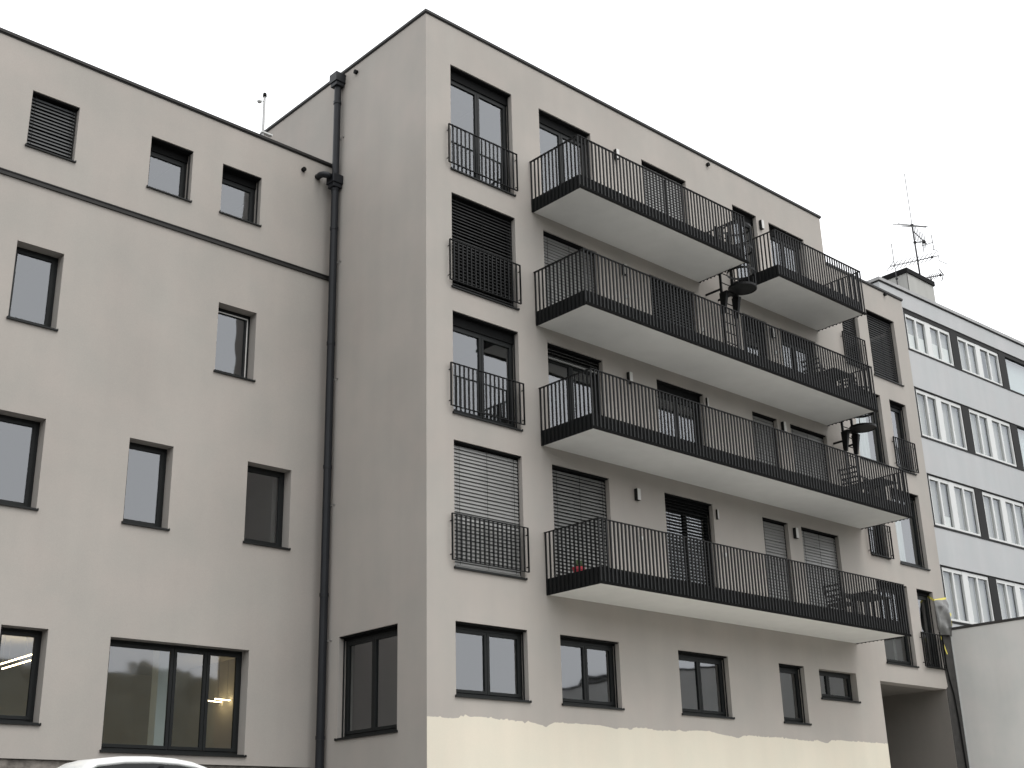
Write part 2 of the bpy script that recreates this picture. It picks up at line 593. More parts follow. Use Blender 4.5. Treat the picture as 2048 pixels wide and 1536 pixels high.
mw = mb.build('wall', M['wall'], main)
merge(mw)

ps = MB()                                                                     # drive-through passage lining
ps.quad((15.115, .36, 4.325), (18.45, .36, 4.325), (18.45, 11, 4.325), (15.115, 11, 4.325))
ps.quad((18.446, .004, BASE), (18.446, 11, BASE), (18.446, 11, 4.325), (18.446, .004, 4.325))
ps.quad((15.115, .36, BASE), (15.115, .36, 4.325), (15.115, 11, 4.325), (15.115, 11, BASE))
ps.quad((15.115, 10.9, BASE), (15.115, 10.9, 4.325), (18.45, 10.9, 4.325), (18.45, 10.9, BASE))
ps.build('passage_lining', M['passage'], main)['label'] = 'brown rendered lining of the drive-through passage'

rf = MB()
rf.quad((0.1, .1, ROOF - .25), (RX - .05, .1, ROOF - .25), (RX - .05, 10.9, ROOF - .25), (0.1, 10.9, ROOF - .25))
rf.quad((RX, .1, LROOF - .9), (LX - .05, .1, LROOF - .9), (LX - .05, 10.9, LROOF - .9), (RX, 10.9, LROOF - .9))
rf.build('roof', M['bitumen'], main)

# unpainted cream undercoat with a ragged upper edge, a 3 mm coat on the render
edge = [(-0.003, 2.665), (0.304, 2.668), (0.50, 2.655), (0.742, 2.672), (0.80, 2.70), (0.86, 2.70), (0.90, 2.745), (0.947, 2.747), (1.0, 2.705), (1.3, 2.72), (1.575, 2.713), (1.75, 2.685), (1.95, 2.70),
        (2.342, 2.686), (2.40, 2.655), (2.45, 2.685), (2.538, 2.686), (2.75, 2.655), (2.90, 2.62), (2.962, 2.605), (3.05, 2.655), (3.211, 2.709), (3.6, 2.71), (4.0, 2.715), (4.517, 2.712), (4.9, 2.67), (5.1, 2.695), (5.388, 2.677), (5.5, 2.71), (6.0, 2.715),
        (6.213, 2.687), (6.6, 2.70), (6.85, 2.70), (6.927, 2.735), (7.05, 2.70), (7.5, 2.745), (8.007, 2.744), (8.3, 2.70), (8.983, 2.644), (9.15, 2.70), (9.412, 2.716), (9.9, 2.70), (10.468, 2.718), (10.9, 2.70), (11.851, 2.677),
        (12.0, 2.72), (12.3, 2.66), (12.45, 2.66), (12.6, 2.735), (13.0, 2.75), (13.362, 2.734), (13.9, 2.745), (14.5, 2.74), (15.113, 2.75)]
fine = []
for (x0, z0), (x1, z1) in zip(edge, edge[1:]):
    n = max(1, int((x1 - x0) / 0.035))
    for i in range(n):
        t = i / n
        fine.append((x0 + (x1 - x0) * t, z0 + (z1 - z0) * t + random.choice((0, 0, 0, 1)) * random.uniform(-0.018, 0.022) + random.uniform(-0.004, 0.004)))
fine.append(edge[-1])
cm = MB()
for (x0, z0), (x1, z1) in zip(fine, fine[1:]):
    cm.quad((x0, -0.004, BASE), (x1, -0.004, BASE), (x1, -0.004, z1), (x0, -0.004, z0))
    cm.quad((x0, -0.004, z0), (x1, -0.004, z1), (x1, -0.0005, z1), (x0, -0.0005, z0))
cr_o = cm.build('undercoat_band', M['cream'], main)
cr_o['label'] = 'cream undercoat band with a ragged upper edge'
merge(cr_o)

# dark uncovered strip of wall beside the passage
st = MB()
ptsL = [(0.25, 18.452), (2.0, 18.452), (3.2, 18.452), (4.33, 18.452), (4.40, 18.56), (4.9, 18.50), (5.4, 18.46), (5.9, 18.47)]
for (z0, x0), (z1, x1) in zip(ptsL, ptsL[1:]):
    st.quad((x0, -0.012, z0), (LX + .004, -0.012, z0), (LX + .004, -0.012, z1), (x1, -0.012, z1))
    st.quad((x0, -0.012, z0), (x1, -0.012, z1), (x1, -0.001, z1), (x0, -0.001, z0))
st.build('membrane_strip', M['bitumen'], main)
cbl = MB()
cbl.tube([(18.55, -.05, 5.0), (18.62, -.05, 4.6), (18.74, -.05, 4.2), (18.80, -.05, 3.6), (18.84, -.05, 2.6), (18.9, -.05, 0.4)], 0.022, 8)
cbl.build('cable', M['niche'], main, smooth=True)

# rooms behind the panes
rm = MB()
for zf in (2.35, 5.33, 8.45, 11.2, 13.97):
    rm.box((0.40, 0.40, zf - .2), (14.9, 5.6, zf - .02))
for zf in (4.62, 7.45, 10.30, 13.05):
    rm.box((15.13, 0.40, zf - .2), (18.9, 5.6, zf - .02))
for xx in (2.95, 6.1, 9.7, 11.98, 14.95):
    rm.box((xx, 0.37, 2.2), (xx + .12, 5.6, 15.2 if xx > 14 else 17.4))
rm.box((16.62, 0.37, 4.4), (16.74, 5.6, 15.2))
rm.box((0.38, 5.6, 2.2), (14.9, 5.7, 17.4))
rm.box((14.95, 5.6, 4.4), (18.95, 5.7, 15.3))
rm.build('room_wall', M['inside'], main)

# roof copings
cp = MB()
cp.box((-0.035, -0.035, ROOF + .001), (RX + .05, 0.40, ROOF + .068))
cp.box((-0.035, 0.4005, ROOF + .001), (0.40, 11.04, ROOF + .068))
cp.box((RX - .30, 0.4005, ROOF + .001), (RX + .05, 11.04, ROOF + .068))
cp.box((-0.018, -0.018, ROOF - .022), (RX + .03, 0.38, ROOF + .0005))
cp.box((-0.018, 0.3805, ROOF - .022), (0.38, 11.0, ROOF + .0005))
cp.box((RX + .05, -0.035, LROOF + .001), (LX + .04, 0.40, LROOF + .068))
cp.box((LX - .33, 0.4005, LROOF + .001), (LX + .04, 11.04, LROOF + .068))
cp.box((RX + .03, -0.018, LROOF - .022), (LX + .018, 0.38, LROOF + .0005))
cp.build('coping', M['coping'], main, bevel=0.004)

# windows of the main facade
tilt = {('A', 1): (50, 'slat_dark'), ('A', 3): (68, 'slat'), ('B', 1): (73, 'slat'), ('B', 3): (56, 'slat'), ('C', 0): (72, 'slat'), ('C', 1): (58, 'slat_mid'), ('C', 3): (14, 'slat_dark'),
        ('D', 2): (74, 'slat'), ('D', 3): (72, 'slat'), ('E', 2): (74, 'slat'), ('E', 3): (72, 'slat')}
for cname, (a, b), ns in (('A', (A0, A1), 2), ('B', (B0, B1), 2), ('C', (C0, C1), 2), ('D', (D0, D1), 1), ('E', (E0, E1), 2)):
    for k in range(4):
        tl = tilt.get((cname, k))
        kw = {}
        if tl:
            kw = dict(blind=tl[0], slat=tl[1], label='window with its slatted blind let down')
        if (cname, k) == ('B', 2):
            kw = dict(blind=20, slat='slat', drop=0.16, label='window with its blind pulled up to the top')
        if (cname, k) in (('E', 1), ('D', 1)):
            kw = dict(curtain=(a + .1, a + .75, 0.55))
        window(main, FRONT, a, b, FL[k], LIN[k], ns, box=0.42, name='window' if cname == 'A' else 'balcony_door', sill=True, **kw)
for i, (a, b, c, d) in enumerate(GW):
    window(main, FRONT, a, b, c, d, 2 if i < 3 else (1 if i == 3 else 2), box=0.10 if i < 4 else 0.0, split=(0.36,) if i == 4 else None)
cur = {2: (H0 + .08, H1 - .42), 3: (K0 + .02, K0 + .30), 5: (G0 + .1, G1 - .55), 7: (K0 + .08, K0 + .22, 0.95)}
for i, (a, b, c, d) in enumerate(right):
    kw = {}
    if i < 2:
        kw = dict(blind=60, slat='slat_dark', label='window with its dark slatted blind let down')
    if i in cur:
        kw['curtain'] = cur[i]
    window(main, FRONT, a, b, c, d, 1, box=0.20, **kw)
window(main, SIDE, *SW, sashes=2, box=0.10, label='window in the narrow return wall')

# railings across the french windows
def french_rail(x0, x1, zb, zt):
    r = MB()
    y = -0.070
    r.box((x0, y - .022, zt - .014), (x1, y + .022, zt))
    r.box((x0 + .012, y - .018, zb), (x1 - .012, y + .018, zb + .014))
    for xx in (x0, x1 - .012):
        r.box((xx, y - .022, zb), (xx + .012, y + .022, zt - .0145))
        for zz in (zb + .10, zt - .16):
            r.box((xx + .003, y + .023, zz), (xx + .009, -0.002, zz + .022))
    n = round((x1 - x0) / 0.1185)
    for i in range(1, n):
        xx = x0 + (x1 - x0) * i / n
        r.box((xx - .0155, y - .011, zb + .0145), (xx + .0155, y + .011, zt - .0145))
    return r.build('window_railing', M['rail'], main)


for k in range(4):
    french_rail(0.570, 2.572, RB[k], RT[k])
for x0, x1, zb, zt in ((15.30, 16.46, 13.30, 14.215), (17.34, 18.50, 10.53, 11.44), (15.36, 16.48, 7.70, 8.62), (17.40, 18.52, 4.86, 5.80)):
    french_rail(x0, x1, zb, zt)


# balconies: slab > railing, fascia
def balcony(x0, x1, zb, zt, lab):
    dep = 1.55
    sl = MB()
    sl.box((x0 + .069, -dep + .069, zb), (x1 - .069, -0.002, zb + .20))
    so = sl.build('balcony', M['soffit'], main)
    so['label'] = lab
    fa = MB()                                          # sheet metal edge behind the bars
    t = 0.012
    ft = zb + .325
    fa.box((x0 + .055, -dep + .055, zb - .012), (x1 - .055, -dep + .0675, ft))
    fa.box((x0 + .055, -dep + .068, zb - .012), (x0 + .0675, -.003, ft))
    fa.box((x1 - .0675, -dep + .068, zb - .012), (x1 - .055, -.003, ft))
    fa.box((x0 + .002, -dep + .002, zb - .020), (x1 - .002, -dep + .054, zb - .006))
    fa.build('fascia', M['dark'], so)
    ed = MB()  # bottom edge profile; its near-black colour stands in for shade on its front
    ed.box((x0 - .004, -dep - .014, zb - .034), (x1 + .004, -dep - .001, zb + .022))
    ed.build('edge_profile', M['edge_shade'], so)
    r = MB()
    hw = 0.0180
    r.box((x0, -dep, zt - .014), (x1, -dep + .054, zt))
    r.box((x0, -dep + .0545, zt - .014), (x0 + .054, -.003, zt))
    r.box((x1 - .054, -dep + .0545, zt - .014), (x1, -.003, zt))
    n = round((x1 - x0 - .04) / 0.1125)
    for i in range(n + 1):
        xx = x0 + .02 + (x1 - x0 - .04) * i / n
        r.box((xx - hw, -dep + .012, zb - .005), (xx + hw, -dep + .038, zt - .0145))
    m = round((dep - .04) / 0.1125)
    for i in range(1, m + 1):
        yy = -dep + .02 + (dep - .05) * i / m
        for xx in (x0, x1 - .0535):
            r.box((xx + .014, yy - hw, zb - .020), (xx + .036, yy + hw, zt - .0145))
    for xx in (x0 + .07, (x0 + x1) / 2, x1 - .10):     # posts bolted to the slab edge
        r.box((xx, -dep + .070, zb + .24), (xx + .03, -dep + .085, zt - .0145))
    r.build('railing', M['rail'], so)
    dk = MB()
    dk.box((x0 + .070, -dep + .071, zb + .201), (x1 - .070, -.003, zb + .235))
    dk.build('decking', M['concrete'], so)
    return so


balcony(3.025, 8.97, 13.87, 15.15, 'topmost long balcony, nearest the corner')
balcony(10.235, 14.19, 13.93, 15.22, 'short topmost balcony at the roof end')
balcony(3.035, 14.12, 11.10, 12.365, 'long balcony on the second row from the top')
balcony(3.07, 15.15, 8.365, 9.64, 'longest balcony, third row from the top')
balcony(3.075, 14.26, 5.205, 6.485, 'lowest long balcony')

# rainwater pipe in the inner corner
dp = MB()
PX, PY = -0.125, 3.14
dp.tube([(PX, PY, 0.3), (PX, PY, 14.70)], 0.086, 16)
dp.tube([(PX, PY, 14.98), (PX, PY, 17.36)], 0.082, 16)
for zz in (2.5, 5.3, 8.0, 10.8, 13.6, 14.6, 16.9):
    dp.tube([(PX, PY, zz), (PX, PY, zz + .07)], 0.096, 16)
dpo = dp.build('drainpipe', M['gutter'], main, smooth=False)
for z0, z1 in ((17.36, 17.72), (14.66, 15.0)):
    hp = MB()
    hp.box((-0.275, PY - .145, z0 + .10), (-0.004, PY + .145, z1 - .02))
    hp.box((-0.25, PY - .12, z0), (-0.02, PY + .12, z0 + .0995))
    hp.build('hopper', M['gutter'], dpo, bevel=0.01)
el = MB()
el.tube([(-.42, 3.43, 14.98), (-.42, 3.30, 14.98), (-.40, 3.20, 14.96), (-.34, 3.13, 14.93), (-.28, 3.12, 14.91)], 0.075, 12)
el.build('elbow', M['gutter'], dpo, smooth=True)
for zz in (4.4, 7.2, 10.0, 12.8, 16.0):
    bk = MB()
    bk.box((-0.05, PY - .02, zz), (-0.003, PY + .02, zz + .03))
    bk.box((-.035, PY - .135, zz + .005), (-.003, PY - .1, zz + .025))
    bk.build('bracket', M['steel'], dpo)

for loc, axis in (((9.706, 0, 17.585), 'y'), ((0, 2.555, 17.533), 'x'), ((18.08, 0, 16.19), 'y')):
    v = MB()
    d = (0, -1, 0) if axis == 'y' else (-1, 0, 0)
    p0 = Vector(loc)
    v.tube([p0 - Vector(d) * .05, p0 + Vector(d) * .07], 0.052, 16)
    v.build('overflow_spout', M['niche'], main)

# ------------------------------------------------------------------ wing on the left, set back
wing = thing('low_wing_building', 'lower set-back greige building on the left with small scattered windows', 'building')
WW = [  # u0, u1, w0, w1
    (-7.023, -6.069, 13.25, 14.474), (-4.507, -3.542, 13.262, 14.454), (-2.831, -1.863, 13.255, 14.431),
    (-6.965, -6.061, 9.674, 11.236), (-2.73, -1.824, 9.665, 11.19), (-7.75, -6.063, 6.235, 7.918),
    (-4.427, -3.514, 6.25, 7.895), (-1.857, -0.817, 6.25, 7.91), (-6.441, -5.62, 2.575, 4.166), (-4.471, -1.619, 2.18, 4.142)]
wm = MB()
wall_grid(wm, WING, -24.0, -0.003, 2.0, 15.36, 0.40, WW)
wm.quad((-24, WY, 2.0), (-24, WY, 15.36), (-24, 14, 15.36), (-24, 14, 2.0))
wm.quad((-24, 14, 2.0), (-24, 14, 15.36), (-.003, 14, 15.36), (-.003, 14, 2.0))
wo = wm.build('wall', M['wall'], wing)
merge(wo)
for vv in wo.data.vertices:                       # the parapet falls slightly towards the corner
    if vv.co.z > 15.3:
        vv.co.z = 15.380 - vv.co.x / 24 * .255
pl = MB()
pl.box((-23.9, WY + .05, 0.0), (-.004, WY + .5, 2.0))
pl.build('plinth', M['plinth'], wing)['label'] = 'rough mottled plinth'
wr = MB()
wr.quad((-23.9, WY + .1, 15.1), (-.004, WY + .1, 15.1), (-.004, 13.9, 15.1), (-23.9, 13.9, 15.1))
wr.build('roof', M['bitumen'], wing)
wc = MB()


def slope_box(mb, x0, x1, y0, y1, za0, za1, h):
    v = [(x0, y0, za0), (x1, y0, za1), (x1, y1, za1), (x0, y1, za0)]
    i = len(mb.v)
    mb.v += v + [(a, b, c + h) for a, b, c in v]
    mb.f += [tuple(i + k for k in q) for q in ((0, 3, 2, 1), (4, 5, 6, 7), (0, 1, 5, 4), (1, 2, 6, 5), (2, 3, 7, 6), (3, 0, 4, 7))]


slope_box(wc, -24.05, -.001, WY - .038, WY + .45, 15.648, 15.393, 0.067)
slope_box(wc, -24.05, -.001, WY - .018, WY + .42, 15.622, 15.367, 0.025)
wc.build('coping', M['coping'], wing, bevel=0.004)
wl = MB()
wl.box((-24.0, WY - .038, 12.475), (-.001, WY - .001, 12.56))
wl.box((-24.0, WY - .052, 12.555), (-.001, WY - .0015, 12.575))
wl.build('drip_ledge', M['coping'], wing)
v = MB()
v.tube([(-.809, WY + .05, 15.026), (-.809, WY - .07, 15.026)], 0.052, 16)
v.build('overflow_spout', M['niche'], wing)
kws = [dict(box=.26, blind=58, slat='slat_mid', label='window with its blind let down'), dict(box=.34), dict(box=.34), dict(), dict(tape=True), dict(), dict(), dict(), dict(), dict(split=(.49, .735))]
for i, (r_, kw) in enumerate(zip(WW, kws)):
    window(wing, WING, *r_, sashes=1, depth=0.25, **kw)
ri = MB()
for zf in (2.12, 5.1, 9.2, 12.75):
    ri.box((-23.5, WY + .42, zf - .25), (-.3, 10.0, zf - .05))
for xx in (-5.3, -3.15, -1.0):
    ri.box((xx, WY + .41, 5.06), (xx + .1, 9.9, 15.0))
ri.box((-23.5, 10.0, 1.9), (-.3, 10.1, 15.0))
ri.build('room_wall', M['inside'], wing)
oi = MB()
oi.box((-8.8, WY + .42, 4.42), (-.32, 9.8, 4.55))            # office ceiling
oi.box((-8.8, 9.4, 2.08), (-.32, 9.6, 4.415))
oi.box((-8.9, WY + .42, 2.08), (-8.8, 9.6, 4.415))
oi.box((-.32, WY + .42, 2.08), (-.30, 9.4, 4.415))
oi.build('office_room', M['office'], wing)
oc = MB()
oc.box((-3.02, 4.35, 2.08), (-2.72, 4.6, 4.415))
oc.build('column', M['column'], wing)
for a, b in (((-5.38, 4.55, 3.9), (-5.38, 6.3, 3.9)), ((-5.12, 5.3, 3.9), (-5.12, 6.6, 3.9)), ((-.75, 6.15, 3.55), (-.34, 6.25, 3.55)), ((-.85, 6.5, 3.55), (-.34, 6.6, 3.55)), ((-6.35, 5.3, 4.35), (-5.6, 5.3, 4.35))):
    lt = thing('ceiling_lamp', {-5.38: 'longer lit lamp tube hanging in the far left ground floor office', -5.12: 'shorter lit lamp tube hanging in the far left ground floor office', -.75: 'upper lit lamp tube behind the right pane of the wide ground floor window', -6.35: 'lit lamp tube close under the ceiling of the far left ground floor office', -.85: 'lower lit lamp tube behind the right pane of the wide ground floor window'}[a[0]], 'ceiling lamp', 'lamp tubes in the ground floor offices')
    q = MB()
    q.bar(a, b, 0.024, 0.018)
    q.build('tube', M['tube'], lt)
    q = MB()
    for t in (.2, .8):
        p = Vector(a).lerp(Vector(b), t)
        q.tube([p + Vector((0, 0, .02)), (p.x, p.y, 4.41)], 0.004, 5)
    q.build('hanger', M['steel'], lt)

# ------------------------------------------------------------------ pale neighbour building on the right
nb = thing('office_building', 'pale bluish grey building at the right with ribbon rows of white framed windows', 'building', None, (19.2, 0.72, 0), R(-1.7))
NL = lambda u, d, w: (u, d, w)
NROWS = [(15.26, 16.505, 16.66), (12.315, 13.885, 13.93), (9.45, 11.03, 11.075), (6.54, 8.155, 8.20)]
BAYS = [1.30, 4.46, 7.62, 10.78, 13.94]
nholes = [(1.17, 17.0, r0 - .05, r2) for r0, r1, r2 in NROWS]
nm = MB()
wall_grid(nm, NL, -0.03, 18.0, 0.2, 17.27, 0.3, nholes)
nm.quad((-0.03, 0, .2), (-0.03, 0, 17.27), (-0.03, 12, 17.27), (-0.03, 12, .2))
nm.quad((18, 0, .2), (18, 12, .2), (18, 12, 17.27), (18, 0, 17.27))
nm.quad((-.03, 12, .2), (-.03, 12, 17.27), (18, 12, 17.27), (18, 12, .2))
no_ = nm.build('wall', M['grey_wall'], nb)
merge(no_)
q = MB()
q.box((-.07, -.05, 17.275), (18.05, .30, 17.385))
q.box((-.07, .3005, 17.275), (.28, 12.05, 17.385))
q.build('coping', M['grey_cop'], nb, bevel=.004)
q = MB()  # black joint line under the coping
q.box((-.045, -.02, 17.235), (18.02, .29, 17.2745))
q.box((-.045, .2905, 17.235), (.27, 12.0, 17.2745))
q.build('black_joint', M['grey_dark'], nb)
q = MB()
q.quad((0, .2, 17.1), (18, .2, 17.1), (18, 11.9, 17.1), (0, 11.9, 17.1))
q.build('roof', M['bitumen'], nb)
for r0, r1, r2 in NROWS:
    q = MB()
    prev = 1.17
    for bx in BAYS:
        q.box((prev, .025, r0 - .05), (bx - .003, .16, r2))
        prev = bx + 2.70 + .003
    q.box((prev, .025, r0 - .05), (17.0, .16, r2))
    for bx in BAYS:
        q.box((bx - .003, .02, r0 - .05), (bx + 2.703, .15, r0 - .003))
        q.box((bx - .003, .03, r1 + .003), (bx + 2.703, .15, r2))
    q.box((1.10, -.018, r0 - .085), (17.06, .0, r0 - .052))
    q.build('dark_band', M['grey_dark'], nb)
for ri_, (r0, r1, r2) in enumerate(NROWS):
    for bi, bx in enumerate(BAYS):
        f = MB()
        g = MB()
        stair = bi == 2 and ri_ < 3
        d0, d1 = .05, .12
        top = r1
        B = lambda a, b, c, d, e0=d0, e1=d1: f.box((bx + a, e0, c), (bx + b, e1, d))
        if stair:
            fm = M['grey_dark']
            B(0, .03, r0, r1)
            B(2.67, 2.70, r0, r1)
            g.quad((bx + .03, .09, r0), (bx + 2.67, .09, r0), (bx + 2.67, .09, r1), (bx + .03, .09, r1))
        else:
            fm = M['white']
            # outer frame, wide centre mullion and narrow posts of the two casement pairs
            B(0, .07, r0, r1)
            B(2.63, 2.70, r0, r1)
            B(1.16, 1.47, r0, r1, d0 - .005, d1)
            B(.07, 1.16, r1 - .11, r1)
            B(1.47, 2.63, r1 - .11, r1)
            B(.07, 1.16, r0, r0 + .07)
            B(1.47, 2.63, r0, r0 + .07)
            for a, b in ((.07, .575), (.665, 1.16), (1.47, 1.98), (2.07, 2.63)):
                dark_open = ri_ == 0 and bi == 1 and a == 1.47
                g.quad((bx + a, .10, r0 + .07), (bx + b, .10, r0 + .07), (bx + b, .10, r1 - .11), (bx + a, .10, r1 - .11))
            B(.575, .665, r0 + .07, r1 - .11)
            B(1.98, 2.07, r0 + .07, r1 - .11)
        fo = f.build('window', fm, nb)
        g.build('pane', M['glass_n' if not stair else 'glass'], fo)
        if not stair:
            cv = MB()
            for a, b in ((.07, .575), (.665, 1.16), (1.47, 1.98), (2.07, 2.63)):
                if ri_ == 0 and bi == 1 and a == 1.47:
                    continue
                cv.box((bx + a - .02, .20, r0 + .0), (bx + b + .02, .21, r1 - .05))
            cv.build('net_curtain', M['hut'], fo)
            if ri_ == 0 and bi == 0 or ri_ == 2 and bi == 0:
                cv = MB()
                for a, b in ((.07, .575), (.665, 1.16), (1.47, 1.98), (2.07, 2.63)):
                    if ri_ == 2 and a != .665:
                        continue
                    cv.box((bx + a, .16, r0 + .03), (bx + b, .17, r0 + (.62 if ri_ == 0 else .42)))
                cv.build('privacy_screen', M['curtain'], fo)
        else:
            cv = MB()
            cv.box((bx, .25, r0 - .05), (bx + 2.7, .26, r1))
            cv.build('stair_blind', M['column'], fo)
q = MB()
q.box((1.0, .32, 6.0), (17.0, .36, 16.8))
q.build('room_wall', M['inside'], nb)
# roof hut with a black cap
hut = MB()
hut.box((0, 0, 17.1), (1.90, .96, 20.27))
M_hut = Matrix.Translation((25.37, 3.0, 0))
ho2 = hut.build('lift_house', M['hut'], nb)
ho2.parent = nb
ho2.matrix_parent_inverse = nb.matrix_basis.inverted() if False else Matrix.Identity(4)
rot = Matrix.Translation((19.2, .72, 0)) @ Matrix.Rotation(R(-1.7), 4, 'Z')
ho2.matrix_basis = rot.inverted() @ M_hut
cap = MB()
cap.box((-.05, -.05, 20.2705), (1.95, 1.01, 20.46))
co = cap.build('cap', M['niche'], ho2)
jt = MB()
jt.box((-.006, -.006, 17.2), (.012, .012, 20.26))
jt.build('corner_joint', M['grey_dark'], ho2)

# ------------------------------------------------------------------ low concrete building in front of the neighbour
low = thing('low_concrete_building', 'low smooth grey concrete building with a thin dark roof edge at the lower right', 'building')
q = MB()
q.box((LX + .02, -26.0, -2.0), (34.0, 0.02, 6.0))
q.box((LX + .25, 0.021, -2.0), (34.0, .30, 6.0))
q.build('wall', M['concrete'], low)
q = MB()
q.box((LX + .005, -26.03, 6.0005), (34.03, .02, 6.075))
q.build('roof_edge', M['bitumen'], low)
q = MB()
q.box((LX + .004, -.035, -2.0), (LX + .0195, .018, 5.99))
q.build('edge_trim', M['white'], low)

# ------------------------------------------------------------------ building across the yard (seen in the reflections)
op = thing('warehouse_building', 'long flat roofed grey building across the yard, seen only mirrored in the ground floor panes', 'building', None, (44, -42, 0), R(38))
q = MB()
q.box((1.0, 0, -2), (30, 14, 9.3))
q.build('wall', M['opp'], op)
q = MB()
q.box((.8, -.2, 9.3005), (30.2, 14.2, 9.5))
q.build('roof', M['coping'], op)
for i in range(5):
    q = MB()
    q.box((3 + i * 5, 14.01, 2.0), (5.8 + i * 5, 14.05, 4.4))
    q.build('window', M['carglass'], op)

# ------------------------------------------------------------------ wall lamps beside the balcony doors
def wall_lamp(name, x, z, label, w=.105, h=.27, d=.09):
    t = thing(name, label, 'wall lamp', 'wall lamps beside the balcony doors', (x, 0, z))
    q = MB()
    q.box((-w / 2, -d, -h / 2), (w / 2, -.002, h / 2))
    q.build('housing', M['dark'], t, bevel=.006)
    q = MB()
    q.box((-w / 2 + .004, -d - .016, -h / 2 + .006), (w / 2 - .004, -d - .001, h / 2 - .006))
    q.build('cover', M['pale'], t, bevel=.004)
    return t


first = wall_lamp('wall_lamp', 6.0, 16.46, 'boxy wall lamp at the topmost balcony, between its first and second doors from the corner')
lamp_small = wall_lamp('wall_lamp', 8.81, 10.59, 'slim wall lamp on the third balcony row from the top, right of the second door', .045, .24, .05)
for x, z, lb in ((11.88, 16.49, 'boxy wall lamp between the last two doors of the top storey, above the balcony gap'),
                 (6.03, 13.32, 'boxy wall lamp on the second balcony row from the top, left half of the balcony'),
                 (11.87, 13.24, 'boxy wall lamp on the second balcony row from the top, right half of the balcony'),
                 (5.98, 10.55, 'boxy wall lamp on the third balcony row from the top, left of the second door'),
                 (11.92, 10.60, 'boxy wall lamp on the third balcony row from the top, between two lowered blinds'),
                 (6.0, 7.77, 'boxy wall lamp fully in view above the lowest balcony, left of the dark blind'),
                 (11.96, 7.77, 'boxy wall lamp above the lowest balcony, between its two right-hand grey blinds')):
    c = copy_tree(first)
    c.location = (x, 0, z)
    c['label'] = lb
c = copy_tree(lamp_small)
c.location = (8.84, 0, 7.77)
c['label'] = 'slim wall lamp above the lowest balcony, right of the dark blind'
sock = []
for i, (x, z, lb) in enumerate(((6.05, 6.79, 'small white socket on the wall of the lowest balcony, under the left boxy lamp'), (9.0, 6.82, 'small white socket on the wall of the lowest balcony, under the slim lamp'),
                                (6.1, 12.66, 'small white socket on the second balcony row from the top, left half'), (8.9, 12.55, 'small white socket on the second balcony row from the top, beside the ladder'),
                                (11.95, 12.70, 'small white socket on the second balcony row from the top, between its right-hand doors'), (12.0, 9.96, 'small white socket on the third balcony row from the top, right half'),
                                (6.02, 15.40, 'small white socket on the wall of the topmost long balcony'))):
    if i == 0:
        t = thing('wall_socket', lb, 'socket', 'white sockets on the balcony walls', (x, 0, z))
        q = MB()
        q.box((-.04, -.05, -.045), (.04, -.002, .045))
        q.build('case', M['white'], t, bevel=.008)
        q = MB()
        q.box((-.034, -.058, -.02), (.034, -.051, .038))
        q.build('flap', M['white'], t)
        sock.append(t)
    else:
        c = copy_tree(sock[0])
        c.location = (x, 0, z)
        c['label'] = lb

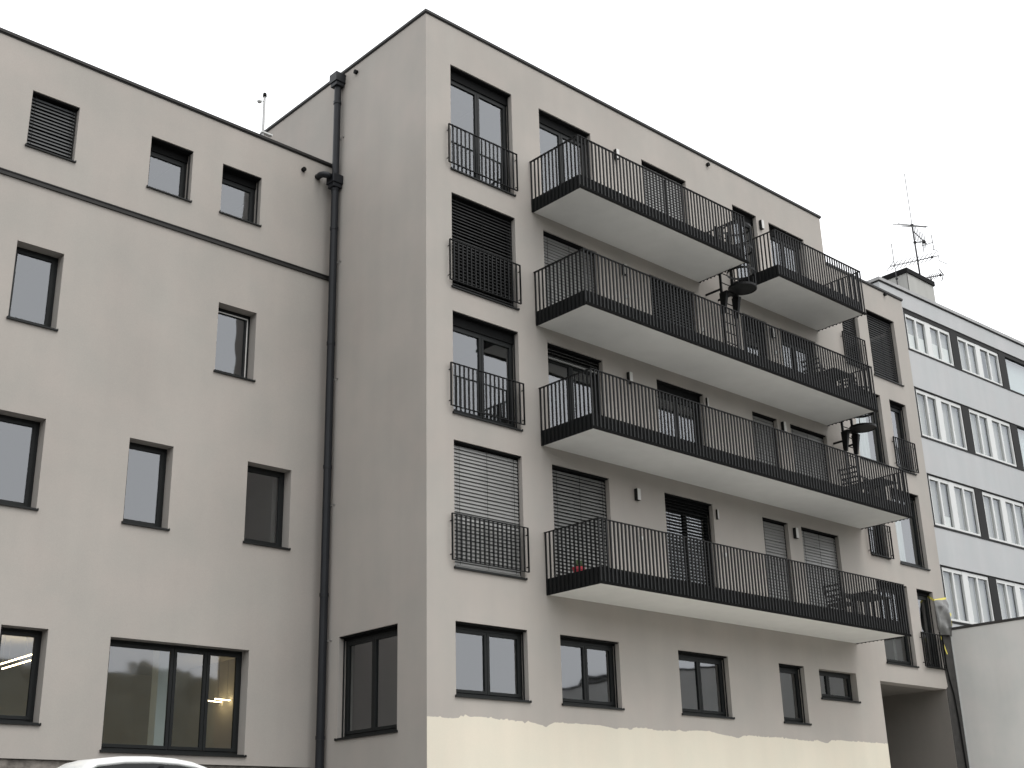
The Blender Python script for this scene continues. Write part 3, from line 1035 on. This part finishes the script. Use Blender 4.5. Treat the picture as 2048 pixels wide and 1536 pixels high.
# ------------------------------------------------------------------ escape ladders with closed cage rings
def ladder(x, y, zb, zt, zring, label):
    t = thing('escape_ladder', label, 'ladder', 'escape ladders between the balconies', (x, y, zb))
    H = zt - zb
    for sx in (0, .50):
        q = MB()
        q.box((sx - .02, -.03, 0), (sx + .02, .03, H))
        q.build('side_rail', M['rail'], t)
    z = .25
    while z < H - .1:
        q = MB()
        q.tube([(.0205, 0, z), (.4795, 0, z)], .014, 8)
        q.build('rung', M['rail'], t)
        z += .27
    for zz in (.5, H * .55, H - .4):                  # stand-offs back to the wall
        for sx in (0, .50):
            q = MB()
            q.box((sx - .015, .0305, zz), (sx + .015, -y - .003, zz + .05))
            q.build('wall_bracket', M['rail'], t)
    zr = zring - zb
    cx, cy, rr = .25, -.47, .36
    q = MB()                                           # cage hoops
    hoops = [zr + .45 + .62 * k for k in range(int((H - zr) / .62))]
    for zz in [zr + .02] + hoops:
        N = 28
        for k in range(N):
            g0, g1 = 2 * math.pi * k / N, 2 * math.pi * (k + 1) / N
            a = (cx + rr * math.cos(g0), cy + rr * math.sin(g0))
            b = (cx + rr * math.cos(g1), cy + rr * math.sin(g1))
            q.quad((a[0], a[1], zz), (b[0], b[1], zz), (b[0], b[1], zz + .06), (a[0], a[1], zz + .06))
            c_, d_ = (cx + (rr - .008) * math.cos(g0), cy + (rr - .008) * math.sin(g0)), (cx + (rr - .008) * math.cos(g1), cy + (rr - .008) * math.sin(g1))
            q.quad((c_[0], c_[1], zz), (c_[0], c_[1], zz + .06), (d_[0], d_[1], zz + .06), (d_[0], d_[1], zz))
            q.quad((a[0], a[1], zz), (c_[0], c_[1], zz), (d_[0], d_[1], zz), (b[0], b[1], zz))
            q.quad((a[0], a[1], zz + .06), (b[0], b[1], zz + .06), (d_[0], d_[1], zz + .06), (c_[0], c_[1], zz + .06))
    if hoops:
        for gdeg in (200, 245, 295, 340):
            gx, gy = cx + (rr - .014) * math.cos(R(gdeg)), cy + (rr - .014) * math.sin(R(gdeg))
            q.box((gx - .016, gy - .005, zr + .08), (gx + .016, gy + .005, hoops[-1] + .06))
    q.build('cage', M['rail'], t)
    q = MB()                                           # lid that closes the lowest ring
    q.tube([(cx, cy, zr + .035), (cx, cy, zr + .055)], rr - .02, 28)
    q.box((0, -.16, zr + .01), (.50, -.031, zr + .045))
    q.build('lid', M['dark'], t)
    for sx in (0, .50):                                # tapered guards on the side rails
        q = MB()
        i = len(q.v)
        for zz, w, d in ((zr, .055, .15), (zr - .55, .028, .04)):
            q.v += [(sx - w, -.034 - d, zz), (sx + w, -.034 - d, zz), (sx + w, .034, zz), (sx - w, .034, zz)]
        q.f += [tuple(i + k for k in e) for e in ((0, 1, 2, 3), (7, 6, 5, 4), (0, 4, 5, 1), (1, 5, 6, 2), (2, 6, 7, 3), (3, 7, 4, 0))]
        q.build('rail_guard', M['rail'], t)
    return t


ladder(9.16, -.50, 11.36, 15.35, 13.45, 'black caged escape ladder in the gap between the two topmost balconies')
ladder(14.25, -.34, 8.62, 12.2, 10.86, 'black caged escape ladder at the right end of the third balcony row from the top')


# ------------------------------------------------------------------ balcony furniture
def chair(x, y, z, rz, label):
    t = thing('garden_chair', label, 'chair', 'dark garden chairs on the balconies', (x, y, z), rz)
    q = MB()
    q.box((-.26, -.25, .40), (.26, .25, .45))
    q.build('seat', M['furn'], t, bevel=.01)
    q = MB()
    for k in range(4):
        q.bar((-.24, .272 + .022 * k, .50 + .12 * k), (.24, .272 + .022 * k, .50 + .12 * k), .02, .045)
    for sx in (-.25, .25):
        q.bar((sx, .255, .44), (sx, .345, .90), .025, .03, (0, 1, 0))
    q.build('backrest', M['furn'], t)
    for sx in (-.24, .24):
        for sy in (-.23, .23):
            q = MB()
            q.box((sx - .018, sy - .018, 0), (sx + .018, sy + .018, .399))
            q.build('leg', M['furn'], t)
        q = MB()
        q.box((sx - .02, -.24, .62), (sx + .02, .29, .65))
        q.box((sx - .018, -.235, .4505), (sx + .018, -.20, .6195))
        q.build('armrest', M['furn'], t)
    return t


def table(x, y, z, rz, label, L=.9, Wd=.7):
    t = thing('garden_table', label, 'table', 'dark garden tables on the balconies', (x, y, z), rz)
    q = MB()
    q.box((-L / 2, -Wd / 2, .70), (L / 2, Wd / 2, .735))
    q.build('table_top', M['furn'], t, bevel=.006)
    for sx in (-1, 1):
        for sy in (-1, 1):
            q = MB()
            q.box((sx * (L / 2 - .06) - .022, sy * (Wd / 2 - .06) - .022, 0), (sx * (L / 2 - .06) + .022, sy * (Wd / 2 - .06) + .022, .699))
            q.build('leg', M['furn'], t)
    return t


f3, f2, f1 = 11.336, 8.601, 5.441
chair(12.35, -.95, f3, R(100), 'dark garden chair behind the second row railing, left of the table')
table(13.1, -.95, f3, 0, 'dark garden table at the right end of the second balcony row')
chair(13.75, -.85, f3, R(-80), 'dark garden chair at the right end of the second balcony row, right of the table')
chair(13.5, -1.0, f2, R(95), 'dark garden chair on the third balcony row, left of the ladder foot')
table(14.55, -1.05, f2, 0, 'dark garden table at the right end of the third balcony row', .8, .6)
table(13.4, -.95, f1, R(3), 'dark garden table at the right end of the lowest balcony', 1.2, .7)
chair(12.35, -.9, f1, R(90), 'dark garden chair on the lowest balcony, left of its table')
pot = thing('flower_pot', 'red flower pot on the lowest balcony in front of the first blind', 'flower pot', None, (3.42, -.62, f1))
q = MB()
q.tube([(0, 0, 0), (0, 0, .20), (0, 0, .2005), (0, 0, .25)], [.08, .115, .13, .13], 16)
q.build('pot', M['red'], pot)
q = MB()
for i in range(40):
    a, rr = random.uniform(0, 6.28), random.uniform(0, .1)
    p = Vector((rr * math.cos(a), rr * math.sin(a), .25))
    e = p + Vector((random.uniform(-.08, .08), random.uniform(-.08, .08), random.uniform(.06, .16)))
    q.bar(p, e, .02, .004)
q.build('foliage', M['leaf'], pot)

# ------------------------------------------------------------------ plastic sheet with yellow tape on the corner
sh = thing('plastic_sheet', 'crumpled dark grey plastic sheet held by yellow tape on the building corner at lower right', 'plastic sheet')
q = MB()
NU, NV = 22, 26
pts = {}
for i in range(NU + 1):
    for j in range(NV + 1):
        u, w = i / NU, j / NV
        z = 6.83 - 1.0 * w + (.10 * (u - .25)) * (1 - w)
        x = 18.435 + (LX + .07 - 18.435) * u - .10 * math.sin(w * 3.14) * (1 - u) * .4
        bulge = .10 * math.sin(w * 3.0) * math.sin(u * 3.1)
        fold = .045 * abs(math.sin(4.2 * u + 4 * w * w + 1.5 * math.sin(4 * w))) + .025 * math.sin(8 * (u * .6 - w) + 3 * u) - .02
        y = -.018 - bulge - (fold + .045) * min(1, w * 5) * (1 if 0 < i < NU else .5)
        if w > .8:
            x = x + (w - .8) * .5 * (1 - u)
        pts[i, j] = (x, y, z)
for i in range(NU):
    for j in range(NV):
        q.quad(pts[i, j], pts[i + 1, j], pts[i + 1, j + 1], pts[i, j + 1])
so = q.build('film', M['plastic'], sh)
merge(so)
sm = so.modifiers.new('solid', 'SOLIDIFY')
sm.thickness = .004
for a, b, wd in (((18.45, -.024, 6.79), (19.12, -.024, 6.92), .055), ((18.436, .16, 6.93), (18.436, -.02, 6.79), .05), ((18.98, -.13, 6.45), (19.10, -.12, 6.42), .09),
                 ((19.11, -.10, 6.28), (19.09, -.11, 6.12), .05), ((18.47, -.045, 5.80), (18.72, -.035, 5.30), .05)):
    t = MB()
    t.bar(a, b, .005 if abs(a[0] - b[0]) > .01 else wd, wd if abs(a[0] - b[0]) > .01 else .005, (0, 0, 1) if abs(a[0] - b[0]) > .01 else (1, 0, 0))
    t.build('tape', M['tape'], sh)

# ------------------------------------------------------------------ weather mast on the wing roof
ws = thing('weather_mast', 'thin white sensor mast with a black cap on the left roof', 'weather sensor', None, (-.97, 5.0, 15.1))
q = MB()
q.tube([(0, 0, 0), (0, 0, 2.58)], .032, 10)
q.build('pole', M['pale_metal'], ws, smooth=True)
q = MB()
q.tube([(0, 0, 2.45), (-.10, -.02, 2.42)], .014, 8)
q.ball((-.15, -.02, 2.38), .062, 14, 8, (1, 1, .8))
q.build('sensor', M['white'], ws, smooth=True)
q = MB()
q.tube([(0, 0, 2.5805), (0, 0, 2.65)], [.05, .046], 14)
q.ball((0, 0, 2.65), .046, 14, 8)
q.build('cap', M['niche'], ws, smooth=True)
q = MB()
q.box((-.05, -.05, 1.56), (.24, .05, 1.60))
q.build('clamp', M['white'], ws)

# ------------------------------------------------------------------ antennas on the roof hut
AY = 3.6
P = lambda x, z, dy=0.0: (x, AY + dy, z)
an = thing('antenna_mast', 'tall roof antenna mast with several tv aerials standing behind the black capped hut', 'antenna', None, (0, 0, 0))
q = MB()
q.tube([P(27.53, 20.47), P(27.49, 23.19)], .034, 10)
q.ball(P(27.49, 23.19), .075, 10, 6)
q.ball(P(27.515, 22.45), .07, 10, 6)
q.build('mast', M['ant'], an, smooth=True)
q = MB()
q.tube([P(27.49, 23.2), P(27.51, 25.52)], .017, 6)
q.build('whip', M['ant_pale'], an)
q = MB()
for (x0, z0), (x1, z1), dy in (((26.66, 23.10), (29.30, 23.85), .35), ((26.37, 22.89), (28.66, 23.53), 0), ((26.03, 22.50), (28.13, 23.23), -.35)):
    q.tube([P(x0, z0, dy), P(x1, z1, dy)], .017, 6)
q.tube([P(27.09, 22.86, -.35), P(28.02, 23.52, .35)], .022, 6)
q.build('dipole_aerial', M['ant_pale'], an)
q = MB()
q.tube([P(27.52, 22.44), P(28.26, 22.735)], .022, 8)
q.tube([P(27.52, 22.94), P(28.50, 22.68)], .018, 8)
q.ball(P(28.26, 22.72), .08, 8, 6)
q.tube([P(28.066, 22.485), P(28.951, 22.914)], .018, 6)
for (x0, z0, x1, z1) in ((28.947, 23.263, 28.995, 22.595), (28.119, 22.689, 28.129, 22.169)):
    q.tube([P(x0, z0), P(x1, z1)], .017, 6)
for k in range(7):
    t = k / 6
    x, z = 27.62 + .72 * t, 22.90 - .20 * t
    q.tube([P(x, z - .30), P(x + .01, z + .36)], .014, 5)
q.build('vertical_aerial', M['ant'], an)
q = MB()
a, b = Vector(P(25.34, 20.74)), Vector(P(29.275, 22.427))
q.tube([a, b], .022, 6)
for k in range(11):
    p = a.lerp(b, k / 11.5)
    q.tube([p + Vector((-.10, -.22, .10)), p + Vector((.10, .22, -.08))], .014, 5)
for s in (-1, 1):
    q.tube([b, b + Vector((.0, .0, .22 * s)), b + Vector((.10, .25 * s, .42 * s))], .014, 6)
p = a.lerp(b, .86)
q.ball(p, .06, 8, 6)
q.build('yagi_aerial', M['ant'], an)
q = MB()
q.tube([P(28.0, 21.07), P(29.43, 21.63)], .022, 6)
q.tube([P(29.16, 21.79), P(29.45, 21.647), P(29.23, 21.30)], .022, 6)
q.ball(P(29.2, 21.54), .06, 8, 6)
for k in range(6):
    p = Vector(P(28.15, 21.13)).lerp(Vector(P(29.2, 21.54)), k / 6)
    q.tube([p + Vector((-.06, -.16, .06)), p + Vector((.06, .16, -.06))], .014, 5)
q.tube([P(28.35, 21.2), P(28.42, 20.95), P(28.30, 20.4), P(28.30, 17.2)], .022, 6)
q.build('side_aerial', M['ant'], an)
a2 = thing('antenna_rod', 'short thin aerial rod strapped to the left side of the black capped hut', 'antenna', None, (0, 0, 0))
q = MB()
q.tube([(25.22, 3.35, 19.3), (25.19, 3.35, 21.55)], .018, 6)
q.build('rod', M['ant_pale'], a2)
q = MB()
q.tube([(25.23, 3.35, 17.1), (25.21, 3.35, 20.4)], .022, 8)
q.ball((25.22, 3.35, 20.1), .05, 8, 6)
q.ball((25.22, 3.35, 19.6), .05, 8, 6)
q.build('holder', M['ant'], a2)


# ------------------------------------------------------------------ parked car, roof just in view
car = thing('parked_car', 'white parked hatchback, its roof just in view below the wide ground floor window', 'car', None, (-4.93, 0.55, 0.33))
def loft(mb, secs, close=True):
    idx = []
    for s in secs:
        i = len(mb.v)
        mb.v += s
        idx.append((i, len(s)))
    for (i, n), (j, _) in zip(idx, idx[1:]):
        for k in range(n):
            u = (k + 1) % n
            mb.f.append((i + k, i + u, j + u, j + k))
    mb.f.append(tuple(idx[0][0] + k for k in reversed(range(idx[0][1]))))
    mb.f.append(tuple(idx[-1][0] + k for k in range(idx[-1][1])))


# lower body: sections along x (rear at -x)
secs = []
for x, zt, zb, hw in ((-1.92, .72, .42, .62), (-1.88, .95, .30, .76), (-1.6, 1.0, .24, .84), (-.8, .99, .20, .87), (.4, .97, .20, .87), (1.0, .94, .22, .86), (1.7, .82, .26, .80), (2.05, .68, .32, .68), (2.12, .55, .38, .58)):
    secs.append([(x, -hw, zb + .08), (x, -hw * 1.02, (zb + zt) / 2), (x, -hw * .96, zt - .05), (x, -hw * .88, zt), (x, hw * .88, zt), (x, hw * .96, zt - .05), (x, hw * 1.02, (zb + zt) / 2), (x, hw, zb + .08), (x, hw * .9, zb), (x, -hw * .9, zb)])
q = MB()
loft(q, secs)
bo = q.build('body', M['carpaint'], car, smooth=True)
sub = bo.modifiers.new('sub', 'SUBSURF')
sub.levels = sub.render_levels = 2
# greenhouse of dark glass under a white roof shell
prof = [(-1.60, 1.0), (-1.45, 1.29), (-1.24, 1.41), (-.80, 1.465), (-.35, 1.478), (.05, 1.462), (.35, 1.42), (.58, 1.345), (.80, 1.22), (1.12, .97)]
gh = []
for x, z in prof:
    z2 = z - .03
    hwb = .80
    hwt = .80 - .22 * (z - .95) / .53
    gh.append([(x, -hwb, .93), (x, -hwt, max(z2, .94)), (x, hwt, max(z2, .94)), (x, hwb, .93)])
q = MB()
loft(q, gh)
q.build('side_window', M['carglass'], car)
rfm = MB()
rs = []
for x, z in prof:
    hwt = .80 - .22 * (z - .95) / .53
    hw_ = hwt + .035
    rs.append([(x, -hw_, z - .115), (x, -hw_ + .03, z - .03), (x, -hw_ * .72, z + .015), (x, 0, z + .03), (x, hw_ * .72, z + .015), (x, hw_ - .03, z - .03), (x, hw_, z - .115), (x, hw_ - .05, z - .05), (x, 0, z - .015), (x, -hw_ + .05, z - .05)])
loft(rfm, rs[1:-1])
ro = rfm.build('roof_shell', M['carpaint'], car, smooth=True)
q = MB()
i = len(q.v)
q.v += [(-1.42, -.52, 1.27), (-1.42, .52, 1.27), (-1.74, .48, 1.215), (-1.74, -.48, 1.215), (-1.40, -.52, 1.31), (-1.40, .52, 1.31), (-1.74, .48, 1.24), (-1.74, -.48, 1.24)]
q.f += [(0, 1, 2, 3), (4, 5, 6, 7), (0, 1, 5, 4), (1, 2, 6, 5), (2, 3, 7, 6), (3, 0, 4, 7)]
q.build('spoiler', M['carpaint'], car, bevel=.01)
for s in (-1, 1):
    q = MB()
    q.bar((-.22, s * .83, .95), (-.25, s * .655, 1.34), .075, .02, (0, 1, 0))
    q.build('door_pillar', M['niche'], car)
for wx in (-1.25, 1.35):
    for s in (-1, 1):
        q = MB()
        q.tube([(wx, s * .66, .31), (wx, s * .90, .31)], .31, 24)
        wo_ = q.build('wheel', M['tyre'], car)
        q = MB()
        q.tube([(wx, s * .895, .31), (wx, s * .905, .31)], .20, 20)
        q.build('rim', M['rim'], wo_)
for s in (-1, 1):
    q = MB()
    q.ball((1.93, s * .56, .66), .12, 12, 8, (1.0, 1.2, .6))
    q.build('headlight', M['lens'], car, smooth=True)
    q = MB()
    q.ball((-1.86, s * .66, .85), .10, 12, 8, (.6, 1.0, 1.3))
    q.build('tail_light', M['redlens'], car, smooth=True)
    q = MB()
    q.ball((.78, s * .98, 1.0), .10, 12, 8, (.6, 1.1, .7))
    q.build('wing_mirror', M['carpaint'], car, smooth=True)
